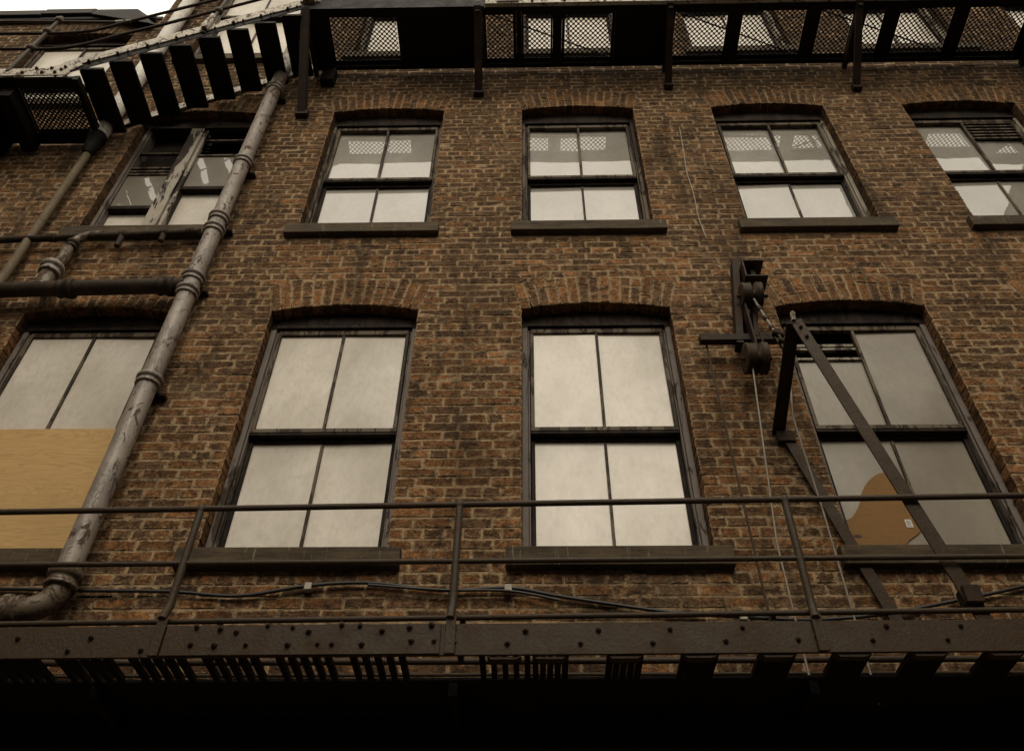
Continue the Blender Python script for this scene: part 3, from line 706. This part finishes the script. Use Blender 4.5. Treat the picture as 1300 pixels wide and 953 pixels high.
# ------------------------------------------------------------------ upper walkway, stair and landing
fe = empty('fire_escape', (0, -.7, 10.3), 'dark iron fire escape walkway with perforated floor and a stair down to the left landing', 'fire escape')
PZ = 10.31
def perf(x0, x1, y0, y1, z, pitch=.051, hole=.62, th=.004, dz=0.):
    """perforated plate: staggered round holes"""
    m = MB(); h = pitch / 2
    nx = int((x1 - x0) / pitch); ny = int((y1 - y0) / h) - 1
    ox = x0 + ((x1 - x0) - nx * pitch) / 2; oy = y0 + ((y1 - y0) - (ny + 1) * h) / 2
    for j in range(ny):
        for i in range(nx - (j % 2)):
            cx = ox + pitch * (i + .5 + .5 * (j % 2)); cy = oy + h * (j + 1)
            out = []; inn = []; r_ = h * hole * .98
            for q in range(8):
                t = math.pi / 4 * q; dx, dy = math.cos(t), math.sin(t)
                k_ = h / (abs(dx) + abs(dy)); out.append((cx + dx * k_, cy + dy * k_)); inn.append((cx + dx * r_, cy + dy * r_))
            b0 = [(p[0], p[1], z) for p in out]; b1 = [(p[0], p[1], z) for p in inn]; b2 = [(p[0], p[1], z + th) for p in inn]
            m.add(b0 + b1 + b2, [((q + 1) % 8, q, q + 8, (q + 1) % 8 + 8) for q in range(8)] + [((q + 1) % 8 + 8, q + 8, q + 16, (q + 1) % 8 + 16) for q in range(8)])
    e = .012                                              # border strips
    m.box(x0 - .004, x1 + .004, y0 - e, y0 + h * .9 + (oy - y0), z - .001, z + th); m.box(x0 - .004, x1 + .004, y1 - h * .9 - (oy - y0), y1 + e, z - .001, z + th)
    m.box(x0 - .004, ox + h * .55, y0, y1, z - .0005, z + th + .0005); m.box(ox + nx * pitch - h * .55, x1 + .004, y0, y1, z - .0005, z + th + .0005)
    return m
panels = [(-2.05, -1.31), (-.445, -.11), (-.045, .265), (.37, .905), (1.49, 2.09), (2.19, 2.87), (2.965, 3.37), (3.45, 3.66), (3.77, 4.38), (4.47, 5.12), (5.22, 5.8)]
for a, b in panels:
    perf(a, b, -.645, -.115, PZ).build('floor_grating', BLACK, fe)
solids = [(-2.26, -2.055), (-1.305, -.45), (-.105, -.05), (.27, .365), (.91, 1.485), (2.095, 2.185), (2.875, 2.96), (3.375, 3.445), (3.665, 3.765), (4.385, 4.465), (5.125, 5.215)]
for a, b in solids:
    MB().box(a, b, -.66, -.10, PZ - .003, PZ + .006).build('floor_plate', BLACK, fe)
m = MB(); m.box(-2.26, 5.85, -.695, -.656, PZ - .02, PZ + .02); m.box(-2.26, 5.85, -.105, -.06, PZ - .045, PZ + .03)
m.build('edge_angle', BLACK, fe)
# cream painted outer stringer of the walkway
def zstr(x): return 10.29 + (.01 if x < 3 else -.0)
b_ = MB(); b_.box(-.42, 5.85, -.71, -.698, PZ - .012, PZ + .19); b_.box(-.42, 5.85, -.74, -.711, PZ - .012, PZ - .004)
wk = bevel(b_.build('outer_stringer', CREAM, fe), .002, 1)
b_ = MB(); b_.box(-2.30, -.43, -.715, -.698, PZ - .02, PZ + .19); b_.build('outer_stringer', BLACK, fe)
for x in (-.25, .06, .39, .80, 1.1, 1.6, 2.0, 2.5, 3.0, 3.6, 4.2, 4.8):
    p = proto.copy(); col.objects.link(p); p.parent = wk; p.location = Vector((x, -.711, PZ + .09)) - WLOC[fe.name]; p.scale = (1.2, 1, 1.2)
# diagonal brackets down to the wall
for (x, zb_, wd_) in ((-2.245, 9.42, .05), (-.495, 9.80, .042), (1.455, 9.90, .035), (3.35, 9.80, .035), (5.2, 9.8, .035)):
    m = MB(); a = Vector((x, -.715, PZ - .01)); b = Vector((x, -.035, zb_))
    nrm = (b - a).normalized().cross(Vector((1, 0, 0)))
    m.bar(a, b, .012, .07, nrm)
    for sgn in (-1, 1): m.bar(a + Vector((sgn * wd_ * .75, 0, 0)), b + Vector((sgn * wd_ * .75, 0, 0)), .014, .05, nrm)
    m.bar(a + nrm * .03, b + nrm * .03, wd_ * 1.5, .008, nrm)
    m.box(x - wd_ * 1.25, x + wd_ * 1.25, -.06, -.004, zb_ - .06, zb_ + .03)
    m.box(x - .02, x + .02, -.70, -.01, PZ - .09, PZ - .025)
    bevel(m.build('bracket', IRON, fe), .002, 1)
m = MB(); m.box(-2.16, -2.02, -.10, -.01, 10.0, 10.25); m.build('bracket', BLACK, fe)
# top guard rails above walkway (far ones show through the gratings)
for zz in (PZ + .55, PZ + .95): MB().tube([(-2.3, -.70, zz), (5.85, -.70, zz)], .017, 10).build('handrail', RAIL, fe)
for x in (-2.2, -.49, 1.455, 3.35, 5.2): MB().tube([(x, -.70, PZ + .1), (x, -.70, PZ + .95)], .02, 10).build('post', RAIL, fe)
m = MB()
for (x0, x1) in ((-.4, .9), (1.5, 2.85), (2.95, 4.4)): m.bar((x0, -.62, PZ + .03), (x1, -.12, PZ + .035), .012, .012)
m.build('cross_tie', BLACK, fe)
# stair: outer stringer from the landing up to the walkway
S0, S1 = Vector((-4.30, -.70, 9.035)), Vector((-2.20, -.70, 10.47))
def strg(p0, p1, y, th, h):
    d = (p1 - p0); m = MB(); P = [(p0.x, p0.z - .0), (p1.x, p1.z - .0), (p1.x, p1.z + h), (p0.x, p0.z + h)]
    return m.prism([(a, b) for a, b in P], y, y + th)
so1 = bevel(strg(S0, S1, -.712, .012, .155).build('stair_stringer', CREAM, fe), .002, 1)
T = [(-4.105, 9.099), (-3.886, 9.251), (-3.654, 9.408), (-3.422, 9.569), (-3.185, 9.735), (-2.948, 9.905), (-2.705, 10.05), (-2.47, 10.22)]
for (x, z) in T:
    t_ = MB(); t_.box(x - .008, x + .20, -.695, -.035, z - .035, z + .0); t_.box(x - .005, x + .005, -.695, -.035, z - .06, z - .034)
    t_.build('tread', BLACK, fe)
    for dx, dz in ((.04, .085), (.13, .115)):
        p = proto.copy(); col.objects.link(p); p.parent = so1; p.location = Vector((x + dx, -.714, z + dz)) - WLOC[fe.name]; p.scale = (1.3, 1, 1.3)
strg(S0 - Vector((0, 0, .11)), S1 - Vector((0, 0, .08)), -.699, .006, .14).build('stair_flange', BLACK, fe)
si = strg(Vector((-4.30, 0, 9.0)), Vector((-2.25, 0, 10.40)), -.034, .01, .12).build('stair_stringer', CREAM, fe)
# landing
LZ = 8.93
m = MB(); m.box(-6.2, -4.18, -.712, -.70, LZ + .0, LZ + .135); m.prism([(-4.40, LZ + .01), (-4.22, LZ + .03), (-4.10, LZ + .20), (-4.2, LZ + .27), (-4.42, LZ + .13)], -.7135, -.701)
ls_ = bevel(m.build('landing_stringer', CREAM, fe), .002, 1)
for x, z in ((-4.50, .10), (-4.36, .10), (-4.26, .07), (-4.60, .02), (-4.42, .02), (-4.24, .12), (-4.30, .02)):
    p = proto.copy(); col.objects.link(p); p.parent = ls_; p.location = Vector((x, -.713, LZ + z + .02)) - WLOC[fe.name]; p.scale = (1.3, 1, 1.2)
perf(-4.66, -4.12, -.60, -.14, LZ, .045, .5).build('landing_grating', BLACK, fe)
m = MB(); m.box(-6.2, -4.67, -.69, -.02, LZ - .01, LZ + .01); m.box(-4.12, -4.07, -.69, -.03, LZ - .05, LZ + .02); m.box(-4.67, -4.12, -.139, -.02, LZ - .03, LZ + .01); m.box(-4.67, -4.12, -.69, -.60, LZ - .02, LZ + .01)
m.build('landing_plate', BLACK, fe)
m = MB(); m.box(-4.80, -4.68, -.60, -.02, LZ - .16, LZ - .01); m.box(-5.05, -4.95, -.60, -.02, LZ - .25, LZ - .01); m.bar((-4.95, -.65, LZ), (-4.9, -.03, LZ - .55), .08, .05, (1, 0, 0))
m.bar((-4.85, -.76, LZ + .08), (-5.2, -.76, LZ + .02), .05, .07); m.build('landing_bracket', BLACK, fe)
# rails over landing and stair
def rail(pts, r=.016, mt=None): return MB().tube(pts, r, 10).build('handrail', mt or RAIL, fe)
rail(curve_pts([(-6.2, -.70, 9.85), (-5.2, -.70, 9.852), (-4.40, -.70, 9.857), (-3.982, -.70, 10.101), (-3.622, -.70, 10.346), (-2.3, -.70, 11.26)], 4), .016, IRON)
rail(curve_pts([(-6.2, -.70, 9.50), (-5.05, -.70, 9.504), (-4.42, -.70, 9.509), (-3.95, -.70, 9.80), (-3.54, -.70, 10.066), (-2.2, -.70, 11.0)], 4), .016, IRON)
rail([(-6.2, -.705, 10.13), (-5.164, -.705, 10.127), (-4.123, -.705, 10.069)], .014)
rail([(-4.123, -.705, 10.069), (-3.98, -.70, 10.10)], .018, CREAM)
def post(x, z0, z1, knobs, mt):
    p = MB().tube([(x - .02, -.705, z0), (x + .03, -.705, z1)], .019, 14).build('post', mt, fe)
    for kz in knobs:
        xx = x - .02 + .05 * (kz - z0) / (z1 - z0)
        MB().lathe((xx, -.705, kz - .04), (0, 0, 1), [(0, .02), (.01, .036), (.03, .042), (.05, .042), (.07, .034), (.08, .02)], 14).build('rail_joint', mt, p)
post(-4.745, 9.02, 10.20, (9.504, 9.87, 10.13), RAIL)
post(-3.14, 9.78, 10.9, (10.30, 10.70), RAIL)
MB().lathe((-3.155, -.73, 9.82), (.05, 0, 1), [(0, .03), (.06, .045), (.16, .04), (.24, .028), (.3, .03)], 10).build('post_clamp', CREAM, fe)
m = MB(); m.lathe((-2.23, -.735, 10.42), (.1, 0, 1), [(0, .07), (.08, .09), (.16, .085), (.22, .05)], 8); m.box(-2.33, -2.12, -.735, -.70, 10.44, 10.62); bevel(m.build('joint_plate', CREAM, fe), .01, 2)
m = MB(); m.box(-.30, -.08, -.755, -.712, PZ + .02, PZ + .16); m.lathe((-.27, -.75, PZ + .12), (1, 0, 0), [(0, .03), (.05, .04), (.12, .035), (.2, .03)], 8); m.build('joint_plate', CREAM, fe)
